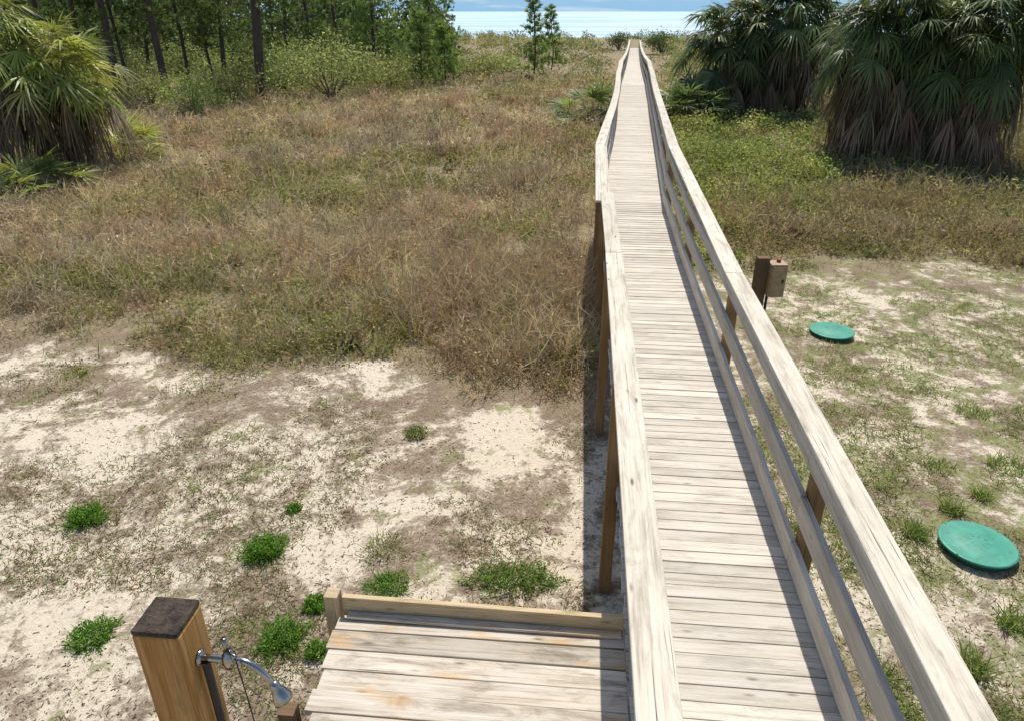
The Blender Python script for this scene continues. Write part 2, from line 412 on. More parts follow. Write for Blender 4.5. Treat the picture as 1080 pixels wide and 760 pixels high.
q = MB(); q.tube([vp+Vector((0, 0, .026)), vp+Vector((0, 0, .034))+ex*.03-fy*.02], .0045, 8); q.tube([vp+Vector((0, 0, .026)), vp+Vector((0, 0, .07))-ex*.004], [.005, .0075], 10); q.build('valve_lever', M_chrome, sh, smooth=True)
q = MB(); c0 = vp+Vector((0, 0, .032))+ex*.028-fy*.02
q.tube([c0+ex*(.012*math.sin(i*.5))+Vector((0, 0, -.1*i)) for i in range(8)], .0018, 6); q.build('pull_chain', M_pipe, sh)

# ---------------------------------------------------------------- control box on post
bx = G(795, 348); bx.z = gzf(bx.x, bx.y)
cb = thing('control_box', 'weathered tan electrical control box with small red beacon on wooden post', 'control box', bx)
q = MB(); q.board(bx+Vector((-.02, .04, -.2)), bx+Vector((-.02, .04, 1.16)), .19, .14, .2, up=(0, 1, 0)); q.build('post', W_dpost, cb, .005)
q = MB(); q.board(bx+Vector((.20, -.02, .55)), bx+Vector((.20, -.02, 1.09)), .26, .26, .6, up=(0, 1, 0)); box = q.build('box', M_box, cb, .012)
q = MB(); q.board(bx+Vector((.20, -.158, .58)), bx+Vector((.20, -.158, 1.06)), .22, .014, .6, up=(0, 1, 0)); q.build('door', M_box, box, .004)
q = MB(); q.board(bx+Vector((.27, -.17, .79)), bx+Vector((.27, -.17, .85)), .03, .012, .6, up=(0, 1, 0)); q.build('latch', M_pipe, box, .002)
q = MB(); q.lathe([(.034, 0), (.036, .02), (.03, .04), (.018, .052), (.002, .056)], bx+Vector((.22, 0, 1.09)), 16); q.build('beacon', M_red, cb, smooth=True)
q = MB(); q.tube([bx+Vector((.12, .0, -.1)), bx+Vector((.12, .0, .58))], .022, 10); q.build('conduit', M_pipe, cb, smooth=True)

# ---------------------------------------------------------------- septic lids
for (u, v, lab) in ((1027, 580, 'green round plastic septic lid nearest, at lower right beside grass tufts'), (876, 351, 'green round plastic septic lid farther away, behind the boardwalk rail near control box')):
    c = G(u, v+4); c.z = gzf(c.x, c.y); K = .82
    t = thing('septic_lid', lab, 'septic lid', c)
    q = MB(); q.lathe([(.37*K, -.1), (.37*K, .05), (.34*K, .055), (.01, .055)], c, 40); q.build('riser', M_lidd, t)
    q = MB(); q.lathe([(r*K, z) for r, z in [(.37, .057), (.415, .06), (.42, .07), (.412, .08), (.395, .083), (.385, .081), (.25, .097), (.12, .105), (.002, .107)]], c, 56)
    q.build('cover', M_lid, t, smooth=True)
    for k in range(8):
        q = MB(); a = k*PI/4+.2; e = Vector((math.cos(a), math.sin(a), 0)); q.board(c+e*.08*K+Vector((0, 0, .1045)), c+e*.33*K+Vector((0, 0, .0845)), .014, .009)
        q.build('rib', M_lid, t)
    for k in range(4):
        a = k*PI/2+.5; q = MB(); q.lathe([(.009, 0), (.009, .006), (.002, .007)], c+Vector((math.cos(a)*.402*K, math.sin(a)*.402*K, .081)), 8); q.build('bolt', M_lid, t)

# ---------------------------------------------------------------- palms
GREEN = [(.23, .27, .065), (.31, .35, .095), (.39, .41, .14), (.16, .20, .05)]
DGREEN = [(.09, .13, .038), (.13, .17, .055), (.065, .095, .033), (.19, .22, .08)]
DEAD = [(.25, .185, .115), (.32, .245, .16), (.17, .125, .08), (.28, .22, .15)]
def fans(org, az, el, Lp_, R, col, nseg=22, span=1.7, tilt=.5, droop=.5, ww=.085):
    n = len(az)
    d = np.stack([np.cos(el)*np.cos(az), np.cos(el)*np.sin(az), np.sin(el)], 1)
    lat = np.stack([-np.sin(az), np.cos(az), np.zeros(n)], 1)
    roll = rng.normal(0, .4, n)
    hub = org+d*Lp_[:, None]; hub[:, 2] -= .12*Lp_**2
    el2 = el-tilt*(.6+.8*rng.random(n))
    d2 = np.stack([np.cos(el2)*np.cos(az), np.cos(el2)*np.sin(az), np.sin(el2)], 1)
    nn = np.cross(d2, lat); lat2 = lat*np.cos(roll)[:, None]+nn*np.sin(roll)[:, None]; nn = np.cross(d2, lat2)
    out = [blades(org, nrm(hub-org), np.linalg.norm(hub-org, axis=1), np.full(n, .04), 0, col*.9, side=lat)]
    for k in range(nseg):
        ph = (k/(nseg-1)*2-1)*span
        dk_ = nrm(d2*math.cos(ph)+lat2*math.sin(ph)-nn*.12*abs(math.sin(ph))+rng.normal(0, .06, (n, 3)))
        sd = nrm(-d2*math.sin(ph)+lat2*math.cos(ph)+nn*.35*(1 if k % 2 else -1))
        L = R*(.72+.28*math.cos(ph*.8))*(.85+.3*rng.random(n))
        out.append(blades(hub, dk_, L, R*ww, droop*(.4+1.2*rng.random(n)), col*(1+.1*rng.normal(size=(n, 1))), side=sd, wb=.25, wm=.85, mid=.5))
    return np.concatenate([o[0] for o in out]), np.concatenate([o[1] for o in out])
def palm(label, u, v, zc, ng, nd, reach, R, pal, group=None, skirt=.5, lean=(0, 0), name='cabbage_palm', low=-.55, sreach=None, droop=.5, tilt=.5, ww=.085):
    b = G(u, v); b.z = gzf(b.x, b.y)
    t = thing(name, label, 'palm', b, group)
    top = b+Vector((lean[0], lean[1], zc))
    q = MB(); pts = [b+(top-b)*i/6+Vector((.04*math.sin(i*2), .04*math.cos(i), -.1 if i == 0 else 0)) for i in range(7)]
    q.tube(pts, [.24, .2, .19, .18, .18, .2, .15], 12); q.build('trunk', M_palmtrunk, t, smooth=True)
    org = np.array(top)+rng.normal(0, .08, (ng, 3))
    az = np.arange(ng)*2.399+rng.normal(0, .2, ng); el = np.linspace(1.35, low, ng)+rng.normal(0, .12, ng)
    tri_obj('crown', [fans(org, az, el, reach*(.45+.7*rng.random(ng)), R*(.75+.4*rng.random(ng)), pick(pal, ng, .25), droop=droop, tilt=tilt, ww=ww)], M_palm, t)
    if nd:
        sr = sreach or reach
        hh = rng.random(nd)**.6
        org = np.array(b)+(np.array(top)-np.array(b))*(1-skirt*(1-hh))[:, None]+rng.normal(0, .1, (nd, 3))
        az = rng.random(nd)*2*PI; el = -.1-.95*rng.random(nd)
        tri_obj('dead_frond_skirt', [fans(org, az, el, sr*(.45+.65*rng.random(nd)), R*(.8+.35*rng.random(nd)), pick(DEAD, nd, .25), nseg=13, span=.55, tilt=.95, droop=.7, ww=.055)], M_dead, t)
    return t
palm('tall cabbage palm at far left with upright green fans', 14, 190, 4.5, 80, 60, 1.7, 1.05, GREEN, low=-.75, droop=.35, tilt=.35, ww=.075, skirt=.35)
palm('shorter cabbage palm leaning right beside the left woods', 80, 185, 3.1, 64, 50, 1.35, .95, GREEN, lean=(.4, -.2), low=-.7, droop=.35, tilt=.35, ww=.075, skirt=.35)
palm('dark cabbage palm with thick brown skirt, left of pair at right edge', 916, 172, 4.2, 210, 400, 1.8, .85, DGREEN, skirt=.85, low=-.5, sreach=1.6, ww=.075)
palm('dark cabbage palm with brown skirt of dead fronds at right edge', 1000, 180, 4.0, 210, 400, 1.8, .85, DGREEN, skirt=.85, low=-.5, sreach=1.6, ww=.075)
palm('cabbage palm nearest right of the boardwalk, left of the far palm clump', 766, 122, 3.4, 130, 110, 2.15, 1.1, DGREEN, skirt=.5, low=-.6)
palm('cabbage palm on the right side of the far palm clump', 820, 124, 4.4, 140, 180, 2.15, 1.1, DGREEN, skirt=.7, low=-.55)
def palmetto(label, u, v, n, reach, R, pal, group=None):
    b = G(u, v); b.z = gzf(b.x, b.y)
    t = tri_obj('saw_palmetto', [fans(np.array(b)+np.array([0, 0, .05])+rng.normal(0, .12, (n, 3))*np.array([1, 1, .2]), rng.random(n)*2*PI, .25+1.1*rng.random(n), reach*(.7+.6*rng.random(n)), R*(.8+.4*rng.random(n)), pick(pal, n), nseg=16, span=1.5, tilt=.5, droop=.15)], M_palm)
    tag(t, label, 'palmetto', group)
palmetto('low palmetto with upright fans at the foot of left palms', 42, 210, 24, .9, .7, GREEN)
palmetto('bright palmetto at right foot of the left palms', 128, 172, 34, 1.2, .85, GREEN)
palmetto('small palmetto at the very left edge below the palms', 4, 216, 18, .7, .6, GREEN)
BG_ = [(.18, .24, .095), (.25, .31, .135), (.15, .20, .08)]
palmetto('blue green palmetto touching the left rail of the boardwalk', 618, 128, 44, 1.5, .9, BG_)
palmetto('palmetto just right of the boardwalk rail before the far palms', 728, 128, 50, 1.7, 1.0, BG_)

# ---------------------------------------------------------------- pines
NEED = [(.08, .12, .036), (.115, .16, .05), (.16, .21, .066)]
NEEDB = [(.14, .21, .058), (.19, .26, .074), (.235, .31, .10)]
def pine(label, u, v, h, cb, r, spread, nb, pal, group=None, name='pine_tree', lean=0, nl=.38):
    b = G(u, v); b.z = gzf(b.x, b.y)
    t = thing(name, label, 'pine tree', b, group)
    q = MB(); ln = Vector((lean, 0, 0)); w = random.uniform(-.25, .25)
    def tp(f): return b+Vector((0, 0, h*f))+ln*f+Vector((w*math.sin(f*5), w*math.cos(f*4)-w, 0))*min(1, h/8)
    q.tube([tp(f) if f else b-Vector((0, 0, .2)) for f in (0, .04, .15, .3, .45, .6, .75, .9, 1)], [r*k for k in (1.35, 1.08, 1, .93, .85, .72, .55, .3, .06)], 9)
    q.build('trunk', M_bark, t, smooth=True)
    brm = MB(); tips = []; dirs = []
    for i in range(nb):
        f = cb+(1-cb)*(i+random.random())/nb; a = i*2.4+random.random()
        p0 = tp(f); k = spread*(1-.75*(f-cb)/(1-cb))*random.uniform(.6, 1.1)
        e = random.uniform(-.1, .4)
        d = Vector((math.cos(a)*math.cos(e), math.sin(a)*math.cos(e), math.sin(e)))
        p1 = p0+d*k*.55; p2 = p0+d*k+Vector((0, 0, k*.18))
        brm.tube([p0, p1, p2], [r*.22*(1.1-f), r*.14*(1.1-f)+.004, .004], 5)
        for s in np.linspace(.35, 1, max(3, int(k*4))):
            for _ in range(2):
                pp = p0.lerp(p2, s)+Vector((random.gauss(0, .12*k), random.gauss(0, .12*k), random.gauss(.05, .07*k))); tips.append(pp); dirs.append((d*.6+Vector((0, 0, .5))).normalized())
    tips.append(tp(1)); dirs.append(Vector((0, 0, 1)))
    brm.build('limbs', M_bark, t)
    tips = np.array(tips); dirs = np.array(dirs); nn = 11
    B = np.repeat(tips, nn, 0); D = nrm(np.repeat(dirs, nn, 0)+rng.normal(0, .6, (len(B), 3)))
    tri_obj('crown', [blades(B, D, nl*(.7+.5*rng.random(len(B))), np.full(len(B), .045), .12, np.repeat(pick(pal, len(tips)), nn, 0))], M_leaf, t)
wood_pines = [
 (97, 108, 12, .22, .12, 'slim dark pine trunk just right of the left palm crown'),
 (127, 108, 14, .30, .21, 'thick dark pine trunk, second standing right of the left palm'),
 (139, 104, 12, .20, .10, 'thin pine trunk hugging the right of a thick one near left palm'),
 (178, 106, 14, .28, .21, 'thick pine trunk halfway between left palm and the thickest pine'),
 (201, 98, 12, .20, .11, 'slim pine trunk, third to the left of the thickest pine'),
 (229, 94, 12, .24, .09, 'slim pine trunk, second to the left of the thickest pine'),
 (239, 97, 12, .20, .14, 'slim pine trunk immediately left of the thickest pine'),
 (275, 106, 15, .26, .27, 'thickest dark pine trunk, at the middle of the woods edge'),
 (309, 92, 12, .14, .14, 'slim pine trunk first to the right of the thickest pine'),
 (331, 88, 11, .12, .12, 'slim pine trunk second to the right of the thickest pine, with low limbs'),
 (60, 104, 13, .30, .19, 'pine trunk rising behind the left palm crown'),
 (158, 84, 12, .16, .12, 'faint pine trunk deep in the woods between the two thick left trunks'),
 (292, 80, 12, .13, .12, 'faint pine trunk deep in the woods just right of the thickest pine'),
 (362, 80, 11, .12, .14, 'pine with spreading low limbs behind the large pale bush'),
]
for (u, v, h, cb, r, lab) in wood_pines:
    pine(lab, u, v, h, cb, r, random.uniform(2.4, 3.8), 40, NEED, 'pines at the edge of the woods', lean=random.uniform(-.8, 1.3))
pine('leafy medium pine with low green branches at right end of the woods', 398, 86, 8.5, .15, .14, 3.1, 54, NEEDB)
pine('medium pine at the right tip of the woods against the sky', 455, 78, 7.8, .15, .12, 3.0, 52, NEEDB)
pine('bushy bright young pine in front of the woods, left of field centre', 446, 92, 4.6, .04, .08, 1.7, 52, NEEDB, name='young_pine')
pine('small young pine right beside the bushy bright one', 470, 88, 3.8, .05, .06, 1.4, 44, NEEDB, name='young_pine')
pine('tallest slender young pine alone against the sea', 563, 82, 5.9, .06, .07, 1.4, 50, NEEDB, name='young_pine')
pine('thin young pine just right of the tallest lone one', 581, 78, 5.0, .10, .05, 1.1, 38, NEEDB, name='young_pine')

# ---------------------------------------------------------------- bush masses
def bushcloud(cx, cy, r, h, n, size, pal, up=.15, var=.2):
    k = len(cx); idx = np.repeat(np.arange(k), n); m = len(idx)
    q = nrm(rng.normal(size=(m, 3))); rad = (.45+.55*rng.random(m)**.5)
    lump = .7+.6*vn(q[:, 0]*3+idx*7.3, q[:, 1]*3+q[:, 2]*2, .8, 4)
    px = cx[idx]+q[:, 0]*r[idx]*rad*lump; py = cy[idx]+q[:, 1]*r[idx]*rad*lump
    pz = gz(px, py)+np.abs(q[:, 2])*h[idx]*rad*lump+.02
    base = pick(pal, k, var)[idx]*(1+.22*rng.normal(size=(m, 1)))
    return leaves(np.stack([px, py, pz], 1), size[idx]*(.6+.8*rng.random(m)), .55, base, up)
def twigcloud(cx, cy, r, h, n, pal, wk=1.0):
    k = len(cx); idx = np.repeat(np.arange(k), n); m = len(idx)
    a = rng.random(m)*2*PI; rr = r[idx]*rng.random(m)**.5*.6
    px = cx[idx]+rr*np.cos(a); py = cy[idx]+rr*np.sin(a)
    D = np.stack([np.cos(a)*.6, np.sin(a)*.6, np.ones(m)], 1)+rng.normal(0, .4, (m, 3)); D[:, 2] = np.abs(D[:, 2])+.1; D = nrm(D)
    c = pick(pal, k, .15)[idx]*(1+.2*rng.normal(size=(m, 1)))
    L = h[idx]*(.5+.8*rng.random(m)); B = np.stack([px, py, gz(px, py)], 1); W = (.005+.0006*py)*wk
    ps = [blades(B, D, L, W, .1, c)]
    for f_ in (.5, .75):
        ps.append(blades(B+D*(L*f_)[:, None], nrm(D*.6+rng.normal(0, .6, (m, 3))), L*.4, W*.8, .0, c))
    return np.concatenate([q[0] for q in ps]), np.concatenate([q[1] for q in ps])
WOODG = [(.18, .22, .072), (.25, .28, .10), (.11, .145, .05), (.31, .32, .14), (.07, .098, .034), (.22, .215, .09)]
def ux(u, y): return (u-540)/F*(y*cT+H*sT)
n = 320; yy = rng.uniform(53, 72, n); uu = rng.uniform(-120, 440, n); cx = ux(uu, yy)
hh = rng.uniform(.5, 4.6, n)*np.interp(yy, [50, 58, 72], [.5, 1, 1.3])*np.interp(fbm(cx, yy, 6, 15), [.3, .7], [.45, 1.25])
o = tri_obj('woodland_understory', [bushcloud(cx, yy, rng.uniform(.7, 1.9, n), hh, 240, np.full(n, .2), WOODG, var=.3)], M_leaf)
tag(o, 'dense green understory bushes filling the pine woods', 'undergrowth', kind='stuff')
n = 165; yy = rng.uniform(75, 102, n); uu = rng.uniform(-160, 468, n); cx = ux(uu, yy)
o = tri_obj('far_woods', [bushcloud(cx, yy, rng.uniform(1.7, 3.8, n), rng.uniform(4, 12.5, n)*np.interp(uu, [-160, 380, 468], [1, 1, .6]), 390, np.full(n, .5), [(.055, .082, .03), (.08, .112, .04), (.13, .16, .065)])], M_leaf)
tag(o, 'far wooded background behind the pine trunks', 'woods', kind='stuff')
SCRUB = [(.22, .23, .095), (.27, .26, .13), (.15, .18, .07), (.33, .28, .17), (.25, .28, .105), (.16, .19, .075)]
n = 1500; yy = 46*(150/46)**rng.random(n); uu = rng.uniform(300, 1250, n); cx = ux(uu, yy)
keep = np.abs(cx-pathx(yy)) > 1.5+.01*yy
keep &= ~((uu < 640) & (yy < 56) & (rng.random(n) < .5))
cx, yy = cx[keep], yy[keep]; n = len(cx)
hs = rng.uniform(.35, 1.0, n)*np.interp(yy, [46, 90, 150], [.9, 1.4, 1.7])
o = tri_obj('dune_scrub', [bushcloud(cx, yy, rng.uniform(.7, 1.9, n), hs, 90, .09*yy/50+.05, SCRUB)], M_leaf)
tag(o, 'low olive dune scrub stretching towards the sea', 'scrub', kind='stuff')
# low scrub in the left field
n = 2000; yy = 8.6*(58/8.6)**rng.random(n); x0 = -.8*yy-2; cx = x0+(pathx(yy)-1.0-x0)*rng.random(n)
k = boundary(cx, yy) > rng.normal(.2, .5, n); cx, yy = cx[k], yy[k]; n = len(cx)
g = fbm(cx, yy, 3.2, 21)+.09*rng.normal(size=n); g2 = fbm(cx, yy, 4.5, 77)+.07*rng.normal(size=n)
ST_F = [(.54, .445, .28), (.46, .375, .23), (.60, .51, .34)]
RD_F = [(.43, .32, .205), (.36, .265, .165), (.49, .375, .245)]
GY_F = [(.38, .32, .22), (.46, .395, .28), (.31, .255, .17)]
GR_F = [(.26, .265, .09), (.34, .335, .125), (.21, .22, .075), (.41, .375, .165)]
parts = []
kind = np.where(g > .585, 0, np.where(g2 > .58, 1, np.where(g2 > .44, 2, 3)))
for kk, pal in ((0, GR_F), (1, RD_F), (2, ST_F), (3, GY_F)):
    sel = kind == kk; a_, b_ = cx[sel], yy[sel]; k = len(a_)
    if not k: continue
    nr = 1+.9*sstep(-4, 0, a_)*np.exp(-((b_-11)/2.5)**2)
    fd = np.interp(boundary(a_, b_), [-.5, 2.0], [.35, 1])
    hgt = rng.uniform(.10, .6, k)*np.interp(b_, [10, 40], [.9, 1.3])*nr*(.85 if kk == 0 else 1)*fd
    rad_ = rng.uniform(.2, .75, k)*np.interp(b_, [10, 40], [.8, 1.6])*np.interp(fd, [.35, 1], [.6, 1])
    parts.append(bushcloud(a_, b_, rad_, hgt, 70 if kk == 0 else 38, (.022+.003*b_), pal, var=.28))
    parts.append(twigcloud(a_, b_, rad_, hgt*1.2, 38 if kk else 16, pal if kk else ST_F, 1.1))
o = tri_obj('field_scrub', parts, M_dry); tag(o, 'twiggy brown, grey and olive scrub clumps scattered through the left field', 'scrub', kind='stuff')
# creeper mat and brush on the right
n = 820; yy = 14.0*(45/14.0)**rng.random(n); x0 = pathx(yy)+1.1; cx = x0+(.8*yy+2-x0)*rng.random(n)
k = boundary(cx, yy) > rng.normal(.2, .6, n); cx, yy = cx[k], yy[k]; n = len(cx)
uu = 540+F*cx/(yy*cT+H*sT)
parts = []
gg = ((yy > 18.5) & (uu < 870) & (rng.random(n) < .88)) | ((uu < 780) & (rng.random(n) < .45)) | (rng.random(n) < .18)
BB = [(.30, .235, .145), (.37, .295, .19), (.24, .195, .115), (.27, .25, .115)]
for sel, pal, is_g in ((gg, [(.24, .285, .085), (.31, .34, .115), (.18, .215, .066), (.37, .365, .15)], 1), (~gg, BB, 0)):
    a_, b_ = cx[sel], yy[sel]; k = len(a_)
    fd = np.interp(boundary(a_, b_), [-.5, 2.5], [.35, 1])
    hg_ = rng.uniform(.15, .75, k)*(1.2 if is_g else 1.1)*fd; rr_ = rng.uniform(.4, 1.15, k)*np.interp(fd, [.35, 1], [.6, 1])
    parts.append(bushcloud(a_, b_, rr_, hg_, 220 if is_g else 110, .032+.0026*b_, pal, var=.28))
    if not is_g: parts.append(twigcloud(a_, b_, rr_, hg_*1.15, 50, BB, 1.1))
o = tri_obj('creeper_mat', parts, M_leaf); tag(o, 'low mat of olive creepers and brown brush between boardwalk and right palms', 'scrub', kind='stuff')

# ---------------------------------------------------------------- dry grass field
def field(name, ntuft, nb, y0, y1, side, label, hk=1.0):
    y = y0*(y1/y0)**rng.random(ntuft)
    if side < 0:
        x = rng.random(ntuft); xl = -.80*y-3; xr = pathx(y)-.72; x = xl+(xr-xl)*x
    else:
        x = rng.random(ntuft); xl = pathx(y)+.75; xr = .80*y+3; x = xl+(xr-xl)*x
    nr = sstep(-4, -.5, x)*np.exp(-((y-10.8)/2.2)**2) if side < 0 else np.zeros(ntuft)
    k = boundary(x, y) > rng.normal(.1, .75, ntuft)
    dens = fbm(x, y, 1.6, 11)+.3*nr; k &= dens > .26+.3*rng.random(ntuft)
    x, y, dens, nr = x[k], y[k], dens[k], nr[k]; n = len(x)
    g = fbm(x, y, 3.2, 21)
    g2 = fbm(x, y, 4.5, 77)+.05*rng.normal(size=n)
    tall = hk*(.18+1.5*fbm(x, y, 1.1, 31)**1.8)*np.interp(boundary(x, y), [-1.0, 1.8], [.4, 1])+.35*nr*rng.random(n)
    dry = np.where((g2 > .58)[:, None], pick([(.46, .345, .22), (.39, .285, .18), (.53, .41, .275)], n), np.where((g2 > .44)[:, None], pick([(.58, .48, .30), (.49, .40, .245), (.64, .55, .37)], n), pick([(.42, .355, .245), (.50, .43, .31), (.34, .28, .19), (.56, .48, .335)], n)))
    grn = pick([(.25, .26, .085), (.33, .325, .12), (.20, .21, .07), (.41, .375, .165)], n)
    isg = (g+.09*rng.normal(size=n)) > (.615 if side < 0 else .53)
    colr = np.where(isg[:, None], grn, dry)
    B = np.repeat(np.stack([x, y, gz(x, y)-.01], 1), nb, 0); m = len(B)
    sc_ = np.repeat(np.interp(y, [9, 50], [1, 1.6]), nb)
    B[:, :2] += rng.normal(0, .07, (m, 2))*sc_[:, None]
    D = rng.normal(0, .9, (m, 3)); D[:, 2] = 1; D = nrm(D)
    L = np.repeat(tall, nb)*(.22+.5*rng.random(m))*sc_**.3
    W = .006*np.repeat(y, nb)/10+.005
    c = np.repeat(colr, nb, 0)*(1+.26*rng.normal(size=(m, 1)))
    parts = [blades(B, D, L, W, .2*rng.random(m), c)]
    gi = np.where(isg | (rng.random(n) < .25))[0]; nl = 6; idx = np.repeat(gi, nl); m = len(idx)
    Pp = np.stack([x[idx], y[idx], gz(x[idx], y[idx])+.03+.34*tall[idx]*rng.random(m)], 1); Pp[:, :2] += rng.normal(0, .11, (m, 2))
    parts.append(leaves(Pp, (.02+.0028*y[idx])*(.6+.8*rng.random(m)), .5, colr[idx]*(1+.22*rng.normal(size=(m, 1))), .2))
    si = rng.integers(0, n, n//4); m = len(si)
    B = np.stack([x[si], y[si], gz(x[si], y[si])], 1); D = rng.normal(0, .35, (m, 3)); D[:, 2] = 1; D = nrm(D); Ls = tall[si]*(.6+.6*rng.random(m))
    sc3 = pick([(.45, .36, .245), (.33, .255, .17), (.60, .51, .37)], m)
    parts.append(blades(B, D, Ls, .006+.0006*y[si], .0, sc3))
    for f_ in (.45, .6, .75, .9):
        b2 = B+D*(Ls*f_)[:, None]; d2 = nrm(D*.6+rng.normal(0, .6, (m, 3))); parts.append(blades(b2, d2, Ls*.35, .005+.0005*y[si], .0, sc3))
    o = tri_obj(name, parts, M_dry); tag(o, label, 'dry grass', kind='stuff')
field('dry_grass', 37000, 6, 7.2, 62, -1, 'brown dry grass and low weeds covering the field left of boardwalk')
field('scrub_grass', 9000, 6, 12.6, 50, 1, 'brown and green scrubby grass right of boardwalk', .7)

# ---------------------------------------------------------------- litter and weeds on the sand
n = 52000; y = 2.2*(16/2.2)**rng.random(n); x = rng.uniform(-1, 1, n)*(.8*y+2.5)
k = (boundary(x, y) < .6) & (fbm(x, y, .9, 51) > .35+.26*rng.random(n)) & (np.abs(x-pathx(y)) > .3)
x, y = x[k], y[k]; n = len(x)
a = rng.random(n)*2*PI; D = np.stack([np.cos(a), np.sin(a), .05+.4*rng.random(n)**2], 1); D = nrm(D)
o = tri_obj('leaf_litter', [blades(np.stack([x, y, gz(x, y)+.004], 1), D, .012+.05*rng.random(n)**2, .004+.010*rng.random(n), .1, pick([(.23, .17, .11), (.13, .095, .065), (.33, .26, .19), (.27, .205, .14), (.18, .13, .088)], n))], M_dry)
tag(o, 'brown twigs and leaf litter scattered on the sand', 'litter', kind='stuff')
n = 50000; y = 2.2*(16/2.2)**rng.random(n); x = rng.uniform(-1, 1, n)*(.8*y+2.5)
right = x > pathx(y); bd = boundary(x, y)
strip = right & (bd > -2.4)
k = (bd < .8) & (fbm(x, y, 1.1, 61) > np.where(strip, .27, np.where(right, .38, .48))+.14*rng.random(n)) & (np.abs(x-pathx(y)) > .75) & (right | (rng.random(n) < .7))
x, y, right = x[k], y[k], right[k]; n = len(x); nb = 7
hg = np.where(right, .7+1.8*fbm(x, y, .6, 71)*(rng.random(n) < .5), 1.0)
B = np.repeat(np.stack([x, y, gz(x, y)-.005], 1), nb, 0); m = len(B); B[:, :2] += rng.normal(0, .045, (m, 2))
D = rng.normal(0, 1.0, (m, 3)); D[:, 2] = .8; D = nrm(D)
c = np.repeat(np.where(right[:, None], pick([(.18, .26, .058), (.23, .29, .082), (.34, .32, .15), (.20, .26, .068), (.32, .26, .16)], n), pick([(.26, .215, .125), (.31, .24, .155), (.20, .25, .07), (.24, .175, .115), (.18, .24, .065)], n)), nb, 0)
o = tri_obj('sparse_weeds', [blades(B, D, (.03+.07*rng.random(m))*np.repeat(hg, nb), np.full(m, .009), .2, c)], M_leaf)
tag(o, 'sparse short grass and weeds growing through the sand', 'weeds', kind='stuff')

# ---------------------------------------------------------------- individual weed clumps
CG = [(.13, .25, .03), (.18, .31, .05), (.09, .18, .025)]
OG = [(.20, .24, .075), (.27, .28, .11), (.14, .18, .05)]
def clump(label, u, v, r, h, n, pal, name='weed_clump', size=.028, wide=1.0, group=None):
    b = G(u, v); z0 = gzf(b.x, b.y); b.z = z0
    q = nrm(rng.normal(size=(n, 3))); rad = (.3+.7*rng.random(n)**.5)*(.6+.8*vn(q[:, 0]*4+u, q[:, 1]*4, 1.0, 7))
    Pp = np.stack([b.x+q[:, 0]*r*wide*rad, b.y+q[:, 1]*r*rad, z0+np.abs(q[:, 2])*h*rad+.005], 1)
    ps = [leaves(Pp, size*(.6+.8*rng.random(n)), .5, pick(pal, n, .22), .3)]
    nb = n//5; Bq = Pp[:nb].copy(); Bq[:, 2] = z0
    D = nrm((Pp[:nb]-np.array(b))*1.0+np.array([0, 0, .12])+rng.normal(0, .03, (nb, 3)))
    ps.append(blades(Bq, D, np.full(nb, h*1.15)*(.6+.6*rng.random(nb)), np.full(nb, .007), .15, pick(pal, nb)))
    tag(tri_obj(name, ps, M_leaf, gain=1.1), label, 'weed', group)
clump('bright green round weed clump farthest left on the sand', 90, 543, .17, .15, 1500, CG)
clump('bright green round weed clump in open sand, in the middle of the left half', 279, 581, .20, .14, 1800, CG)
clump('tiny green weed just above right of the middle clump', 310, 536, .09, .06, 400, CG)
clump('green weed patch at lower left, just left of the shower post', 96, 668, .20, .10, 1100, CG)
clump('green weed clump between shower post and platform corner', 300, 678, .20, .12, 1500, CG)
clump('small green weed behind the platform back left corner', 333, 642, .11, .09, 700, CG)
clump('small green weed tight against the platform left edge', 336, 692, .10, .10, 600, CG)
clump('loose thin olive weed, the upper of two left of boardwalk shadow', 403, 584, .22, .14, 500, OG, size=.022)
clump('green spreading weed, the lower of two behind the platform', 410, 624, .19, .11, 900, CG, size=.025)
clump('wide straggly green weed patch beside the boardwalk shadow', 542, 620, .20, .13, 1500, OG+CG, wide=2.2)
clump('small olive weed alone near the field edge', 438, 461, .15, .10, 500, OG)
def tuft(label, u, v, r, h, n, pal, group=None):
    b = G(u, v); b.z = gzf(b.x, b.y)
    a = rng.random(n)*2*PI; rr = r*.5*rng.random(n)**.5
    B = np.array(b)+np.stack([np.cos(a)*rr, np.sin(a)*rr, np.zeros(n)], 1); D = rng.normal(0, .65, (n, 3)); D[:, 2] = 1; D = nrm(D)
    tag(tri_obj('grass_tuft', [blades(B, D, h*(.3+.8*rng.random(n)), np.full(n, .010), .35*rng.random(n), pick(pal, n))], M_leaf), label, 'grass', group)
TG = [(.17, .26, .055), (.24, .30, .085), (.34, .34, .15)]
tuft('upright grass tuft left of the nearest green lid', 962, 568, .22, .24, 190, TG)
tuft('grass tuft just above the nearest green lid', 1002, 545, .24, .2, 190, TG)
tuft('grass tuft above right of the nearest green lid', 1032, 530, .2, .18, 140, TG)
tuft('wide grass tuft halfway up the right edge', 1058, 500, .45, .18, 240, TG)
tuft('grass tuft upper right between the two green lids', 1022, 440, .42, .15, 200, TG)
tuft('grass tuft in the middle right sand, left of upper tuft', 985, 500, .38, .13, 180, TG)
tuft('grass tuft at lower right corner below the nearest lid', 1025, 705, .24, .24, 190, TG)
tuft('grass tuft at the right edge below the nearest lid', 1066, 660, .26, .22, 190, TG)
tuft('grass tuft in the gap of the right rail near bottom', 922, 716, .2, .28, 160, TG)

